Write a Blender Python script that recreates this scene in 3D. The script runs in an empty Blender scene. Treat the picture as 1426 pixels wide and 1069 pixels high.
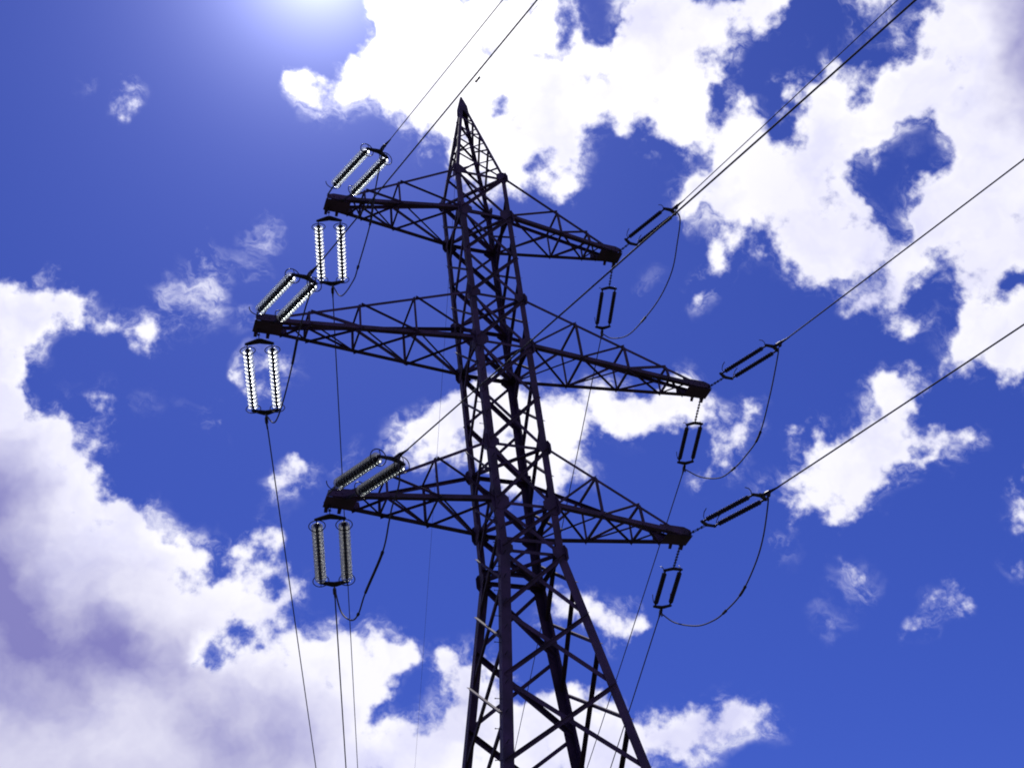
import bpy, bmesh, math, random
import numpy as np
from mathutils import Vector, Matrix

S = bpy.context.scene
COL = S.collection
random.seed(7)

# ------------------------------------------------------------------ camera
cam_data = bpy.data.cameras.new('camera')
cam_data.sensor_fit = 'HORIZONTAL'
cam_data.sensor_width = 36.0
cam_data.lens = 36.0 * 1690.99 / 1426.0
cam_data.clip_end = 5000.0
cam = bpy.data.objects.new('camera', cam_data)
COL.objects.link(cam)
RGT = Vector((0.94092, -0.32185, -0.10523))
UPV = Vector((-0.13657, -0.64506, 0.75183))
FWD = Vector((0.30986, 0.69304, 0.65091))
M = Matrix.Identity(4)
for i in range(3):
    M[i][0], M[i][1], M[i][2] = RGT[i], UPV[i], -FWD[i]
M.translation = (-12.326, -28.742, 1.6)
cam.matrix_world = M
S.camera = cam

# ------------------------------------------------------------------ light
SUN_EL, SUN_AZ = math.radians(60.6), math.radians(12.0)      # azimuth clockwise from +Y
sun_dir = Vector((math.sin(SUN_AZ) * math.cos(SUN_EL), math.cos(SUN_AZ) * math.cos(SUN_EL), math.sin(SUN_EL)))
sd = bpy.data.lights.new('sun', 'SUN')
sd.energy = 3.5
sd.angle = math.radians(0.5)
sd.color = (1.0, 0.96, 0.90)
sun = bpy.data.objects.new('sun', sd)
COL.objects.link(sun)
sun.rotation_euler = sun_dir.to_track_quat('Z', 'Y').to_euler()
sun.location = (0, 0, 80)
S.view_settings.view_transform = 'Standard'
S.view_settings.look = 'None'
S.view_settings.exposure = 0.0
S.view_settings.gamma = 1.0
S.cycles.filter_width = 1.9

# ------------------------------------------------------------------ sky: Nishita blue plus broken cumulus
# cloud cover is described as outlines in azimuth / elevation degrees (density, outline)
CLOUD_BODIES = [
(1, [(15.79,60.44), (15.51,58.62), (15.3,58.28), (16.29,57.85), (15.92,57.14), (15.34,56.55), (14.51,56.21), (13.63,55.82), (14.8,55.29), (14,55.07), (12.87,55.12), (11.75,54.82), (11.41,55.19), (10.34,55.37), (10.14,54.86), (10.5,53.99), (10.19,53.34), (11.33,53.03), (12.68,53.4), (13.43,52.93), (14.97,53.41), (15.92,53.7), (16.39,53.34), (17.11,52.87), (18.31,52.9), (19.53,52.62), (20.45,52.22), (21.21,52.24), (21.89,52.07), (22.59,51.53), (22.92,50.51), (23.39,49.71), (24.76,49.32), (26.36,49.49), (27.44,49.23), (29.05,48.69), (30.42,48.46), (30.78,49.09), (30.3,49.53), (29.62,50.03), (31.01,50.2), (31.48,50.77), (32.93,51.31), (33.83,51.25), (34.79,51.08), (35.86,50.68), (36.56,50.91), (37.64,50.69), (38.16,50.21), (38.96,50.3), (39.97,49.9), (40.73,49.82), (40.48,50.25), (41.84,50.3), (42.11,50.5), (41.56,51.15), (42.83,51), (44.21,51.21), (43.33,51.82), (43.19,52.23), (44.18,52.65), (44.65,53.37), (45.6,53.58), (46,52.85), (46.93,52.82), (48.41,52.77), (49.66,53.23), (51.34,55)]),
(1.22, [(-3.26,53.29), (-2.38,53.2), (-1.42,53.43), (-1.41,52.42), (-2.52,52.29), (-3.4,52.73)]),
(1.36, [(-5.99,53.21), (-5.38,53.32), (-4.61,53.1), (-4.87,52.84), (-5.6,52.93)]),
(1, [(-9.59,43.94), (-7.26,44.24), (-6.58,44.59), (-5.29,44.88), (-4.01,44.86), (-3.56,44.44), (-2.2,44.63), (-2.36,44), (-1.47,43.63), (-0.81,43.51), (-0.39,42.91), (-1.43,42.66), (-2.28,42.91), (-3.35,42.89), (-3.8,42.21), (-4.6,41.87), (-4.13,41.1), (-4.16,40.61), (-5.05,40.71), (-5.26,39.84), (-5.9,39.52), (-8.02,39.07)]),
(0.98, [(-1.25,44.01), (-0.22,43.78), (1.36,43.82), (2.18,43.31), (2.19,42.69), (1.47,42.13), (0.77,42.55), (0.02,43.19), (-0.81,43.51)]),
(0.5, [(1.73,44.47), (2.39,45.65), (3.42,45.35), (3.86,46.13), (3.61,46.6), (4.69,47.54), (5.26,47.09), (6.48,47.17), (6.54,46.45), (5.78,45.78), (5.49,45.01), (5.73,44.43), (5.15,43.64), (4.42,43.85), (3.7,43.3), (3.1,42.89), (2.53,43.57)]),
(1.18, [(7.64,48.81), (8.51,48.95), (9.26,48.58), (8.79,48.3), (7.96,48.4)]),
(1.24, [(6.67,47.71), (7.37,47.91), (7.82,47.6), (7.17,47.37)]),
(1.18, [(7.47,46.6), (8.14,47.13), (9,47), (8.28,46.38)]),
(1.18, [(6.74,44.26), (7.3,44.55), (7.95,44.31), (7.67,43.8), (6.99,43.87)]),
(0.74, [(7.34,42.14), (8.06,42.5), (8.94,42.52), (9.71,42.24), (10.68,42.26), (11.53,41.4), (10.41,40.49), (9.77,40.32), (8.5,40.09), (7.51,40.98)]),
(0.67, [(-1.44,39.74), (-0.61,39.96), (0.54,39.6), (0.82,38.42), (0.89,37.46), (0.5,37.04), (-0.07,37.85), (-0.37,38.66)]),
(0.95, [(0.93,38.92), (1.54,39.62), (1.53,38.65), (1.1,38.15)]),
(1.12, [(2.92,40.88), (3.18,41.39), (3.45,41.25), (3.13,40.57)]),
(1, [(2,40.12), (2.45,40.35), (2.72,39.88), (2.27,39.62)]),
(1, [(3.84,40.13), (4.23,40.38), (4.65,39.59), (4.24,39.56)]),
(1.06, [(4.87,39.87), (6.05,39.67), (6.83,39.24), (6.24,38.95), (5.58,39.38)]),
(0.95, [(-3.17,40.08), (-2.28,39.8), (-1.88,39.37), (-2.61,39.5)]),
(0.92, [(-3.23,38.97), (-2.3,38.96), (-1.25,38.76), (-1.6,38.21), (-2.86,38.32)]),
(1, [(-8.84,39.33), (-5.93,39.64), (-5.09,39.64), (-3.48,39.04), (-3.11,38.61), (-1.4,37.97), (-0.25,37.35), (0.44,36.71), (1.38,36.05), (2.57,35.78), (3.5,35.12), (4.02,34.54), (4.17,34.19), (5.64,33.99), (6.14,32.94), (6.59,32.5), (7.47,32.23), (8.14,32.37), (8.73,31.89), (9.44,32.14), (10.11,32.73), (10.25,33.34), (11.58,33.27), (11.66,32.58), (11.01,32.13), (11.02,31.38), (10.2,30.69), (9.1,30.21), (8.38,29.87), (7.27,30.18), (6.18,30.17), (5.33,29.21), (6.11,28.75), (7.02,28.44), (8.07,28.92), (9.11,29.96), (10.43,30.43), (11.55,30.79), (13.66,30.24), (15.53,29.67), (17.2,29.08), (17.39,28.58), (16.02,28.19), (15.79,27.37), (14.31,26.98), (14.11,26.26), (16.09,26.15), (17.95,26.26), (18.9,26.66), (18.78,27.31), (17.74,28.23), (17.95,28.6), (19.67,28.76), (21.3,28.44), (21.75,27.26), (21.59,26.06), (23.76,26.04), (25.11,26.39), (26.33,26), (26.64,24.74), (28.05,24.54), (29.46,24.38), (32.02,24.52), (32.86,24.69), (33.43,24.42), (34.5,22.96), (33.49,22.74), (31.65,23.1), (30.18,22.88), (28.75,22.8), (27.61,22.41), (26.79,20.08), (-4.33,21.52)]),
(0.94, [(6.5,33.66), (7.2,34.04), (7.93,34.18), (8.75,35.04), (9.78,34.82), (10.7,34.19), (9.97,33.84), (9.12,33.7), (8.98,33.21), (7.99,33.11), (7.3,32.52), (6.74,32.51)]),
(0.94, [(9.19,36.79), (9.91,37.39), (10.14,37.73), (11.35,37.73), (12.26,38.19), (11.97,37.73), (12.09,37.23), (11.56,36.4), (10.96,36.01), (9.94,36.07), (9.21,36.39)]),
(1.42, [(13.22,37.71), (13.86,38.03), (14.05,37.42), (13.42,37.2)]),
(0.95, [(23.32,29.8), (24.25,30.25), (24.92,30.5), (25.81,30.22), (26.55,30.45), (27.25,30.22), (28.71,30.3), (29.28,29.58), (29.59,28.6), (28.31,28.51), (27.18,28.22), (26.39,28.66), (25.19,28.98), (24.04,28.96)]),
(1, [(15.7,38.34), (16.36,39.26), (17.84,39.83), (19.1,40.06), (20.59,40.3), (22.91,40.54), (25.35,40.14), (26.92,39.77), (28.99,39.65), (31.22,39.16), (32.96,38.91), (34.39,39.5), (35.76,39.21), (35.99,38.15), (36.77,37.53), (35.5,36.74), (34.45,37.17), (32.88,37.37), (31.48,37.45), (30.45,37.32), (28.87,37.4), (27.97,37.05), (27.06,36.64), (26.38,36.25), (27.48,35.86), (26.9,35.29), (25.95,35.15), (24.09,35.51), (22.25,36.31), (20.91,36.77), (19.36,36.9), (18.38,37.26), (17.41,37.32), (16.48,37.84)]),
(0.85, [(32.56,34.31), (33.47,34.88), (34.12,36.16), (35.46,36.61), (36.46,37.29), (38.24,37.68), (39.09,37.33), (38.34,36.37), (37.27,35.65), (36.23,34.93), (35.12,34.48), (33.73,34.39)]),
(1, [(37.69,32.61), (38.14,33.19), (38.82,33.84), (40.06,34.52), (40.3,35.74), (41.69,35.57), (42.38,34.9), (42.99,34.72), (43.53,34.84), (43.68,35.53), (44.19,35.93), (44.95,36.84), (46.02,36.57), (46.96,35.74), (47.96,35.41), (47.02,34.89), (46.02,34.49), (45.82,33.73), (46.39,32.97), (47.41,33.7), (48.23,33.48), (48.34,32.56), (47.18,32.3), (46.16,31.75), (45.22,32.45), (44.3,32.22), (43.02,31.77), (42.05,31.57), (40.58,31.29), (39.43,31.24), (38.86,32.12), (38.03,31.78)]),
(1.18, [(35.89,33.7), (37.11,33.7), (37.52,33.16), (36.51,33.15)]),
(1, [(36.02,47.54), (37.59,48.21), (39.06,48.6), (40.18,49.16), (42.06,49.83), (42.92,50.6), (44.03,50.3), (45.14,49.25), (44.38,48.33), (45.47,48.01), (46.9,48.02), (47.78,47.42), (47.85,47.85), (47.02,48.54), (46.3,49.04), (46.69,49.65), (46.39,50.16), (47.65,50.46), (48.66,49.99), (50.1,50.24), (51.47,50.59), (52.32,50.59), (52.28,49.72), (51.06,49.75), (50.8,49.11), (49.92,48.44), (50.56,48.49), (51.61,48.81), (51.79,49.34), (52.73,49.69), (54.01,49.47), (54.47,50.31), (55.8,50.33), (56.92,50.17), (58.09,50.5), (59.79,52.3), (66.73,48.54), (57.5,37.42), (54.52,38.62), (53.06,38.53), (52.2,37.99), (51.02,38.59), (51.51,39.42), (50.48,39.4), (51.32,40.24), (52.23,40.87), (51.11,41.03), (49.93,40.59), (49.3,40.11), (47.76,39.91), (46.96,40.04), (46.01,39.65), (44.81,39.68), (44.59,40.38), (45.56,40.81), (44.78,41.48), (43.9,41.15), (43.14,41.55), (42.18,41.43), (42.2,42.23), (42.07,42.83), (41.35,42.89), (41.72,43.66), (41.28,44.34), (40.44,44.69), (39.64,45.04), (39.31,45.71), (38.53,46.17), (37.42,46), (36.94,46.73), (36.15,47.24)]),
(1.22, [(51.45,45.97), (52.99,45.37), (51.93,44.65), (50.87,44.53), (50.92,45.18)]),
(0.82, [(53.52,54.23), (52.16,52.64), (52.07,52.26), (53,51.18), (54.82,50.99), (55.85,51.2), (57.48,52.63)]),
(1.12, [(48.87,52.04), (49.4,51.93), (49.18,51.63), (48.75,51.8)]),
(0.94, [(46.29,39.1), (47.42,39.61), (48.33,39.3), (48.36,38.72), (49.72,38.38), (49.24,37.81), (47.86,38.44), (46.87,38.56)]),
(1, [(50.14,37.94), (51.39,38.03), (52.56,37.71), (53.83,37.54), (56.87,36.48), (54.83,33.22), (52.1,34.62), (51.14,35.26), (50.32,35.29), (48.82,35.83), (48.41,36.96), (49.47,37.03), (49.97,36.75), (50.29,37.11)]),
(1.03, [(35.6,42.41), (36.29,43.23), (37.37,43.45), (37.62,44.51), (38.66,45.13), (39.93,44.83), (39.69,43.87), (38.5,43.33), (37.39,42.57), (36.48,42.15)]),
(1.42, [(39.8,43.81), (40.54,43.87), (40.53,43.35), (39.73,43.13)]),
(0.85, [(48.43,29.39), (49.53,29.85), (52.56,29.25), (51.48,27.24), (48.39,28.34)]),
(1.42, [(47.6,27.35), (48.32,27.41), (48.66,27.11), (48.03,26.79)]),
(1.36, [(38.91,28.59), (39.62,28.78), (40.57,28.91), (40.84,28.64), (39.84,28.36), (39.09,28.35)]),
(1, [(39.71,28.03), (40.12,27.93), (39.98,27.57), (39.65,27.65)]),
(1.06, [(37.89,26.95), (38.27,27.62), (38.68,27.42), (38.18,26.82)]),
(1.22, [(41.67,25.84), (42.52,26.72), (43.24,26.98), (43.4,26.67), (42.61,25.98), (42.2,25.83)]),
(1.34, [(43.37,26.42), (44.27,26.89), (45.02,27.22), (45.45,26.74), (44.81,26.08), (43.93,26.07)]),
(1.18, [(36.18,30.75), (36.92,30.86), (37.9,30.33), (37.28,30.1), (36.69,30.4)]),
(1.18, [(33.09,43.97), (33.95,44.09), (34.89,44.56), (35,44.34), (34.32,44.05), (33.31,43.62)]),
(1.12, [(34.95,49.57), (35.44,49.61), (35.13,48.85), (34.81,48.98)]),
(1.12, [(36.26,48.7), (37.49,49.12), (37.54,48.91), (36.44,48.52)]),
(0.95, [(36.87,50.41), (38.63,49.86), (38.23,49.58), (37.21,49.66)]),
(1.24, [(17.61,51.95), (18.36,51.99), (18.43,51.66), (17.69,51.75)]),
(1.24, [(19.61,51.68), (20.15,51.71), (19.94,51), (19.59,51.15)]),
(0.95, [(29.7,22.33), (30.57,22.32), (30.95,21.73), (29.57,21.8)]),
]
CLOUD_GAPS = [
(0.9, [(41.77,49.8), (42.83,50.72), (44.38,51.06), (47.55,52.12), (48.89,51.69), (46.38,50.23), (46.26,49.05), (46.59,48.25), (45.07,48.72), (45.21,49.37), (44.12,50.44), (42.94,50.35)]),
(0.95, [(38.44,58.36), (36.64,55.2), (35.22,54.73), (34.11,54.46), (33.75,55.08), (33.34,55.86), (34.08,56.55), (36.08,58.78)]),
(0.8, [(32.88,55.77), (32.32,55.59), (31.19,55.3), (30.94,55.98), (32,56.51), (33.01,56.46)]),
(0.8, [(37.46,56.29), (38.44,56.1), (38.21,55.68), (37.23,55.87)]),
(0.7, [(30.88,57.58), (31.82,57.46), (31.4,57.07), (30.73,57.22)]),
(0.2, [(23.91,60.17), (25.05,60.09), (24.03,57.69), (23.43,57.26)]),
(0.42, [(26.05,54.34), (27.47,54.33), (27.74,53.91), (26.6,53.31), (25.74,53.23), (25.46,53.65)]),
(0.5, [(19.83,53.49), (21.07,53.29), (21.97,52.78), (22.11,52.38), (20.96,52.65), (20.23,52.88)]),
(0.6, [(25.91,50.81), (26.48,50.35), (26.12,50.19)]),
(0.7, [(27.41,50.24), (28.02,50.7), (28.54,50.11), (27.45,49.64)]),
(0.4, [(23.39,51.47), (24.37,51.06), (25.43,49.96), (24.35,49.83), (23.44,50.47)]),
(0.45, [(34.43,51.89), (35.27,52.41), (35.92,52.12), (35.13,51.36), (34.44,51.28)]),
(0.5, [(11.43,53.89), (12.08,54.22), (12.41,53.85), (11.87,53.42)]),
(1, [(49.69,46.62), (50.92,46.63), (52.35,46.37), (54.99,45.72), (53.79,45.37), (53.67,44.67), (54.74,44.36), (54,43.82), (52.97,43.92), (52.52,43.53), (50.72,43.94), (49.99,42.76), (48.6,42.66), (48.17,43.55), (48.76,44.23), (48.19,44.85), (49.1,45.7), (49.91,45.69)]),
(0.5, [(46.3,42.37), (47.42,42.18), (48.21,41.73), (47.53,41.33), (46.36,41.65)]),
(0.4, [(11.97,28.09), (12.77,27.9), (13.06,27.57), (12.33,27.54)]),
(0.35, [(14.05,24.03), (15.92,24.19), (15.78,23.61), (14.21,23.62)]),
(0.35, [(46.51,45.65), (47.41,45.53), (47.14,44.92), (46.37,44.99)]),
]
CLOUD_SHADE = [
(0.85, [(-7.58,35.01), (-4.44,35.14), (-2.58,33.15), (0.53,31.54), (4.6,30.48), (7.25,28.79), (5.27,27.07), (0.84,27.25), (-1.55,25.93), (-5.18,25.4)]),
(0.6, [(-8.35,37.69), (-4.66,37.63), (-3.14,34.98), (-2.74,32.2), (-6.63,31.46)]),
(0.7, [(4.7,25.84), (6.99,27.23), (10.18,27.19), (11.97,26.05), (11.28,23.31), (5.63,22.86)]),
(0.45, [(-0.87,25.67), (4.55,27.36), (7.02,26.77), (3.79,24.93), (-0.72,24.8)]),
(0.55, [(-4.99,24.55), (2.14,25.04), (7.14,24.93), (7.35,21.66), (-4.33,21.52)]),
(0.8, [(62.46,50.97), (66.73,48.54), (60.43,41.49), (57.7,43.57), (59.24,47.51)]),
(0.35, [(51.12,39.61), (54.58,41.04), (55.9,40.46), (54.8,38.81), (52.97,38.52)]),
(0.25, [(42.84,47.96), (45.28,46.91), (46.31,44.48), (44.04,43.78), (42.16,45.71)]),
(0.2, [(22.33,38.89), (24.98,38.95), (25.44,36.85), (22.84,36.63)]),
(0.3, [(41.77,33.28), (43.54,32.78), (44.5,33.18), (41.85,31.56), (39.96,31.71)]),
(0.25, [(17.85,56.89), (21.42,56.91), (20.48,55.06), (17.6,54.85)]),
(0.28, [(18.55,27.24), (21.16,27.32), (20.93,25.43), (18.38,25.34)]),
(0.3, [(30.49,24.15), (32.54,23.8), (33.05,23.07), (29.92,23.3)]),
(0.25, [(34.53,56.48), (38.58,55.08), (42.24,55.26), (42.82,53.45), (37.46,52.99)]),
]

AZ0, AZ1, EL0, EL1 = -16.0, 70.0, 15.0, 66.0


def cover_field(bodies, gaps, sigma):
    nx, ny = 200, 128
    X, Y = np.meshgrid(np.linspace(AZ0, AZ1, nx), np.linspace(EL0, EL1, ny))

    def inside(pl):
        m = np.zeros(X.shape, bool)
        for i in range(len(pl)):
            (x1, y1), (x2, y2) = pl[i], pl[(i + 1) % len(pl)]
            if y1 == y2:
                continue
            m ^= ((y1 > Y) != (y2 > Y)) & (X < (x2 - x1) * (Y - y1) / (y2 - y1) + x1)
        return m
    f = np.zeros(X.shape)
    g = np.zeros(X.shape)
    for a, pl in bodies:
        f = np.maximum(f, a * inside(pl))
    for a, pl in gaps:
        g = np.maximum(g, a * inside(pl))
    f = f - g * np.minimum(f, 1)
    r = int(3 * sigma) + 1
    k = np.exp(-.5 * (np.arange(-r, r + 1) / sigma) ** 2)
    k /= k.sum()
    f = np.pad(f, r, mode='edge')
    for ax in (0, 1):
        f = np.apply_along_axis(lambda v: np.convolve(v, k, 'valid'), ax, f)
    return f


world = bpy.data.worlds.new('World')
S.world = world
world.use_nodes = True
WT = world.node_tree
WT.nodes.clear()


def wn(kind, **kw):
    n = WT.nodes.new(kind)
    for k, v in kw.items():
        setattr(n, k, v)
    return n


def wl(a, b):
    WT.links.new(a, b)


def sock(n, i, val):
    if hasattr(val, 'is_output'):
        wl(val, n.inputs[i])
    else:
        n.inputs[i].default_value = val


def math_n(op, a, b=0.0, c=None, clamp=False):
    n = wn('ShaderNodeMath', operation=op)
    n.use_clamp = clamp
    sock(n, 0, a)
    sock(n, 1, b)
    if c is not None:
        sock(n, 2, c)
    return n.outputs[0]


def vmath(op, a, b=None):
    n = wn('ShaderNodeVectorMath', operation=op)
    sock(n, 0, a)
    if b is not None:
        sock(n, 1, b)
    return n.outputs['Value'] if op in ('DOT_PRODUCT', 'LENGTH') else n.outputs[0]


def smooth(x, lo, hi):
    n = wn('ShaderNodeMapRange', interpolation_type='SMOOTHSTEP')
    sock(n, 0, x)
    n.inputs[1].default_value = lo
    n.inputs[2].default_value = hi
    return n.outputs[0]


def mix_col(f, a, b, mode='MIX'):
    n = wn('ShaderNodeMix', data_type='RGBA', blend_type=mode)
    sock(n, 0, f)
    sock(n, 6, a)
    sock(n, 7, b)
    return n.outputs[2]


def noise(vec, scale, detail, rough=0.55, lac=2.0, col=False):
    n = wn('ShaderNodeTexNoise')
    wl(vec, n.inputs['Vector'])
    n.inputs['Scale'].default_value = scale
    n.inputs['Detail'].default_value = detail
    n.inputs['Roughness'].default_value = rough
    n.inputs['Lacunarity'].default_value = lac
    return n.outputs['Color' if col else 'Fac']


def curve_node(vec, funcs):
    """three 1-D functions, each sampled on -1..1, applied to the three components"""
    n = wn('ShaderNodeVectorCurve')
    mp = n.mapping
    mp.extend = 'HORIZONTAL'
    mp.use_clip = False
    for c, f in zip(mp.curves, funcs):
        xs = np.linspace(-1, 1, len(f))
        c.points[0].location = (-1, float(f[0]))
        c.points[1].location = (1, float(f[-1]))
        for x, y in zip(xs[1:-1], f[1:-1]):
            c.points.new(float(x), float(y))
        for p in c.points:
            p.handle_type = 'VECTOR'
    mp.update()
    wl(vec, n.inputs['Vector'])
    return n.outputs[0]


def field_nodes(field, ux, uy, rank):
    """the field as a sum of products f(azimuth) * g(elevation)"""
    u, s, v = np.linalg.svd(field, full_matrices=False)
    total = None
    for k in range(0, rank, 3):
        fa, fe, w = [], [], []
        for j in range(k, k + 3):
            a, e = v[j], u[:, j]
            ma, me = abs(a).max(), abs(e).max()
            fa.append(a / ma)
            fe.append(e / me)
            w.append(float(s[j] * ma * me))
        A = curve_node(ux, fa)
        E = curve_node(uy, fe)
        d = vmath('DOT_PRODUCT', vmath('MULTIPLY', A, tuple(w)), E)
        total = d if total is None else math_n('ADD', total, d)
    return total


tc = wn('ShaderNodeTexCoord')
dirv = vmath('NORMALIZE', tc.outputs['Generated'])
# turbulent displacement of the cloud outlines
wob = noise(dirv, 14.0, 4.0, 0.6, col=True)
wobc = vmath('SUBTRACT', wob, (0.5, 0.5, 0.5))
wsc = wn('ShaderNodeVectorMath', operation='SCALE')
wl(wobc, wsc.inputs[0])
wsc.inputs['Scale'].default_value = 0.075
dw = vmath('ADD', dirv, wsc.outputs[0])
sep = wn('ShaderNodeSeparateXYZ')
wl(vmath('NORMALIZE', dw), sep.inputs[0])
az = math_n('ARCTAN2', sep.outputs[0], sep.outputs[1])
el = math_n('ARCSINE', sep.outputs[2])
ra = math.radians
u_ = math_n('MULTIPLY', math_n('SUBTRACT', az, ra((AZ0 + AZ1) / 2)), 1 / ra((AZ1 - AZ0) / 2))
v_ = math_n('MULTIPLY', math_n('SUBTRACT', el, ra((EL0 + EL1) / 2)), 1 / ra((EL1 - EL0) / 2))


def comb(x):
    n = wn('ShaderNodeCombineXYZ')
    for i in range(3):
        wl(x, n.inputs[i])
    return n.outputs[0]


U3, V3 = comb(u_), comb(v_)
cover = field_nodes(cover_field(CLOUD_BODIES, CLOUD_GAPS, 1.15), U3, V3, 36)
thick = field_nodes(cover_field(CLOUD_SHADE, [], 3.2), U3, V3, 9)
# beyond the described patch the same kind of broken cloud goes on
edge = math_n('MAXIMUM', math_n('ABSOLUTE', u_), math_n('ABSOLUTE', v_))
beyond = smooth(edge, 0.97, 1.12)
gen = smooth(noise(dirv, 3.2, 3.0, 0.5), 0.5, 0.62)
nmix = wn('ShaderNodeMix', data_type='FLOAT')
wl(beyond, nmix.inputs[0])
wl(cover, nmix.inputs[2])
wl(gen, nmix.inputs[3])
cover = nmix.outputs[0]

f1 = noise(dirv, 33.0, 9.0, 0.58)
f2 = noise(dw, 9.0, 6.0, 0.55)
puff = math_n('ADD', math_n('MULTIPLY', math_n('SUBTRACT', f1, 0.5), 4.0),
              math_n('MULTIPLY', math_n('SUBTRACT', f2, 0.5), 0.9))
dens = math_n('ADD', math_n('MULTIPLY', cover, 1.5), puff)
dens = math_n('ADD', dens, math_n('MULTIPLY', thick, 1.4))
dens = math_n('ADD', dens, math_n('MULTIPLY', smooth(cover, 0.82, 1.0), 0.28))
gate = smooth(cover, 0.02, 0.25)
alpha = math_n('MULTIPLY', smooth(dens, 0.54, 1.48), gate)
# thin torn veils round the cloud edges
wv = noise(vmath('MULTIPLY', dw, (1.0, 1.7, 1.3)), 17.0, 9.0, 0.66)
veil = math_n('MULTIPLY', smooth(wv, 0.47, 0.72), smooth(cover, 0.03, 0.42))
alpha = math_n('MAXIMUM', alpha, math_n('MULTIPLY', veil, 0.75))

sky = wn('ShaderNodeTexSky', sky_type='NISHITA')
sky.sun_disc = False
sky.sun_elevation = SUN_EL
sky.sun_rotation = SUN_AZ
sky.air_density = 1.0
sky.dust_density = 0.25
sky.ozone_density = 3.0
hs = wn('ShaderNodeHueSaturation')
hs.inputs['Saturation'].default_value = 1.0
wl(sky.outputs[0], hs.inputs['Color'])
SKY_STRENGTH = 0.1
blue = vmath('MULTIPLY', hs.outputs[0], (0.25, 0.32, 0.92))
# circumsolar glow: haze scattering forward around the sun
cosd = vmath('DOT_PRODUCT', dirv, tuple(sun_dir))
ang = math_n('ARCCOSINE', math_n('MINIMUM', cosd, 1.0))
g1 = math_n('POWER', math.e, math_n('MULTIPLY', ang, -1 / ra(2.2)))
g2 = math_n('POWER', math.e, math_n('MULTIPLY', ang, -1 / ra(8.0)))
glow = math_n('ADD', math_n('MULTIPLY', g1, 23.0), math_n('MULTIPLY', g2, 0.35))
glow3 = comb(glow)
blue = vmath('ADD', blue, vmath('MULTIPLY', glow3, (0.8, 0.85, 1.3)))

# cloud radiance: white where thin and sunlit, violet grey where the cloud is thick
billow = noise(dw, 8.0, 5.0, 0.52)
sunward = vmath('ADD', dw, tuple(sun_dir * 0.03))
relief = math_n('SUBTRACT', noise(sunward, 13.0, 3.5, 0.5), noise(dw, 13.0, 3.5, 0.5))
inner = smooth(cover, 0.35, 0.95)
soft = math_n('ADD', math_n('MULTIPLY', math_n('SUBTRACT', billow, 0.46), 4.2), math_n('MULTIPLY', relief, 2.0))
soft = math_n('MULTIPLY', soft, inner, clamp=True)
heavy = math_n('ADD', math_n('MULTIPLY', thick, 1.12), math_n('MULTIPLY', math_n('SUBTRACT', billow, 0.5), math_n('MULTIPLY', thick, 2.6)))
heavy = math_n('MULTIPLY', heavy, inner, clamp=True)
lit = mix_col(soft, (9.8, 9.7, 10.8, 1), (7.1, 7.1, 9.6, 1))
lit = mix_col(heavy, lit, (2.25, 2.15, 5.3, 1))
lit = mix_col(math_n('MULTIPLY', smooth(alpha, 0.0, 0.8), 1.0), (7.0, 7.2, 10.5, 1), lit)
lit = vmath('ADD', lit, vmath('MULTIPLY', comb(math_n('ADD', glow, math_n('MULTIPLY', g2, 7.0))), (1.15, 1.12, 1.0)))
final = mix_col(alpha, blue, lit)
bg = wn('ShaderNodeBackground')
bg.inputs['Strength'].default_value = SKY_STRENGTH
wl(final, bg.inputs['Color'])
wo = wn('ShaderNodeOutputWorld')
wl(bg.outputs[0], wo.inputs['Surface'])
world.cycles.sampling_method = 'MANUAL'
world.cycles.sample_map_resolution = 512


# ------------------------------------------------------------------ materials
def material(name, base, rough=0.6, metal=0.0, var=0.0, vscale=6.0, trans=0.0, ior=1.45, bump=0.0):
    m = bpy.data.materials.new(name)
    m.use_nodes = True
    nt = m.node_tree
    b = nt.nodes['Principled BSDF']
    b.inputs['Base Color'].default_value = (*base, 1)
    b.inputs['Roughness'].default_value = rough
    b.inputs['Metallic'].default_value = metal
    b.inputs['Transmission Weight'].default_value = trans
    b.inputs['IOR'].default_value = ior
    if max(base) < 0.06:
        b.inputs['Specular IOR Level'].default_value = 0.22
    if var or bump:
        t = nt.nodes.new('ShaderNodeTexCoord')
        n = nt.nodes.new('ShaderNodeTexNoise')
        n.inputs['Scale'].default_value = vscale
        n.inputs['Detail'].default_value = 6
        nt.links.new(t.outputs['Object'], n.inputs['Vector'])
    if var:
        r = nt.nodes.new('ShaderNodeValToRGB')
        r.color_ramp.elements[0].position = 0.3
        r.color_ramp.elements[1].position = 0.7
        r.color_ramp.elements[0].color = (*[c * (1 - var) for c in base], 1)
        r.color_ramp.elements[1].color = (*[min(1, c * (1 + var)) for c in base], 1)
        nt.links.new(n.outputs['Fac'], r.inputs['Fac'])
        nt.links.new(r.outputs['Color'], b.inputs['Base Color'])
    if bump:
        bp = nt.nodes.new('ShaderNodeBump')
        bp.inputs['Strength'].default_value = bump
        nt.links.new(n.outputs['Fac'], bp.inputs['Height'])
        nt.links.new(bp.outputs['Normal'], b.inputs['Normal'])
    return m


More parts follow.
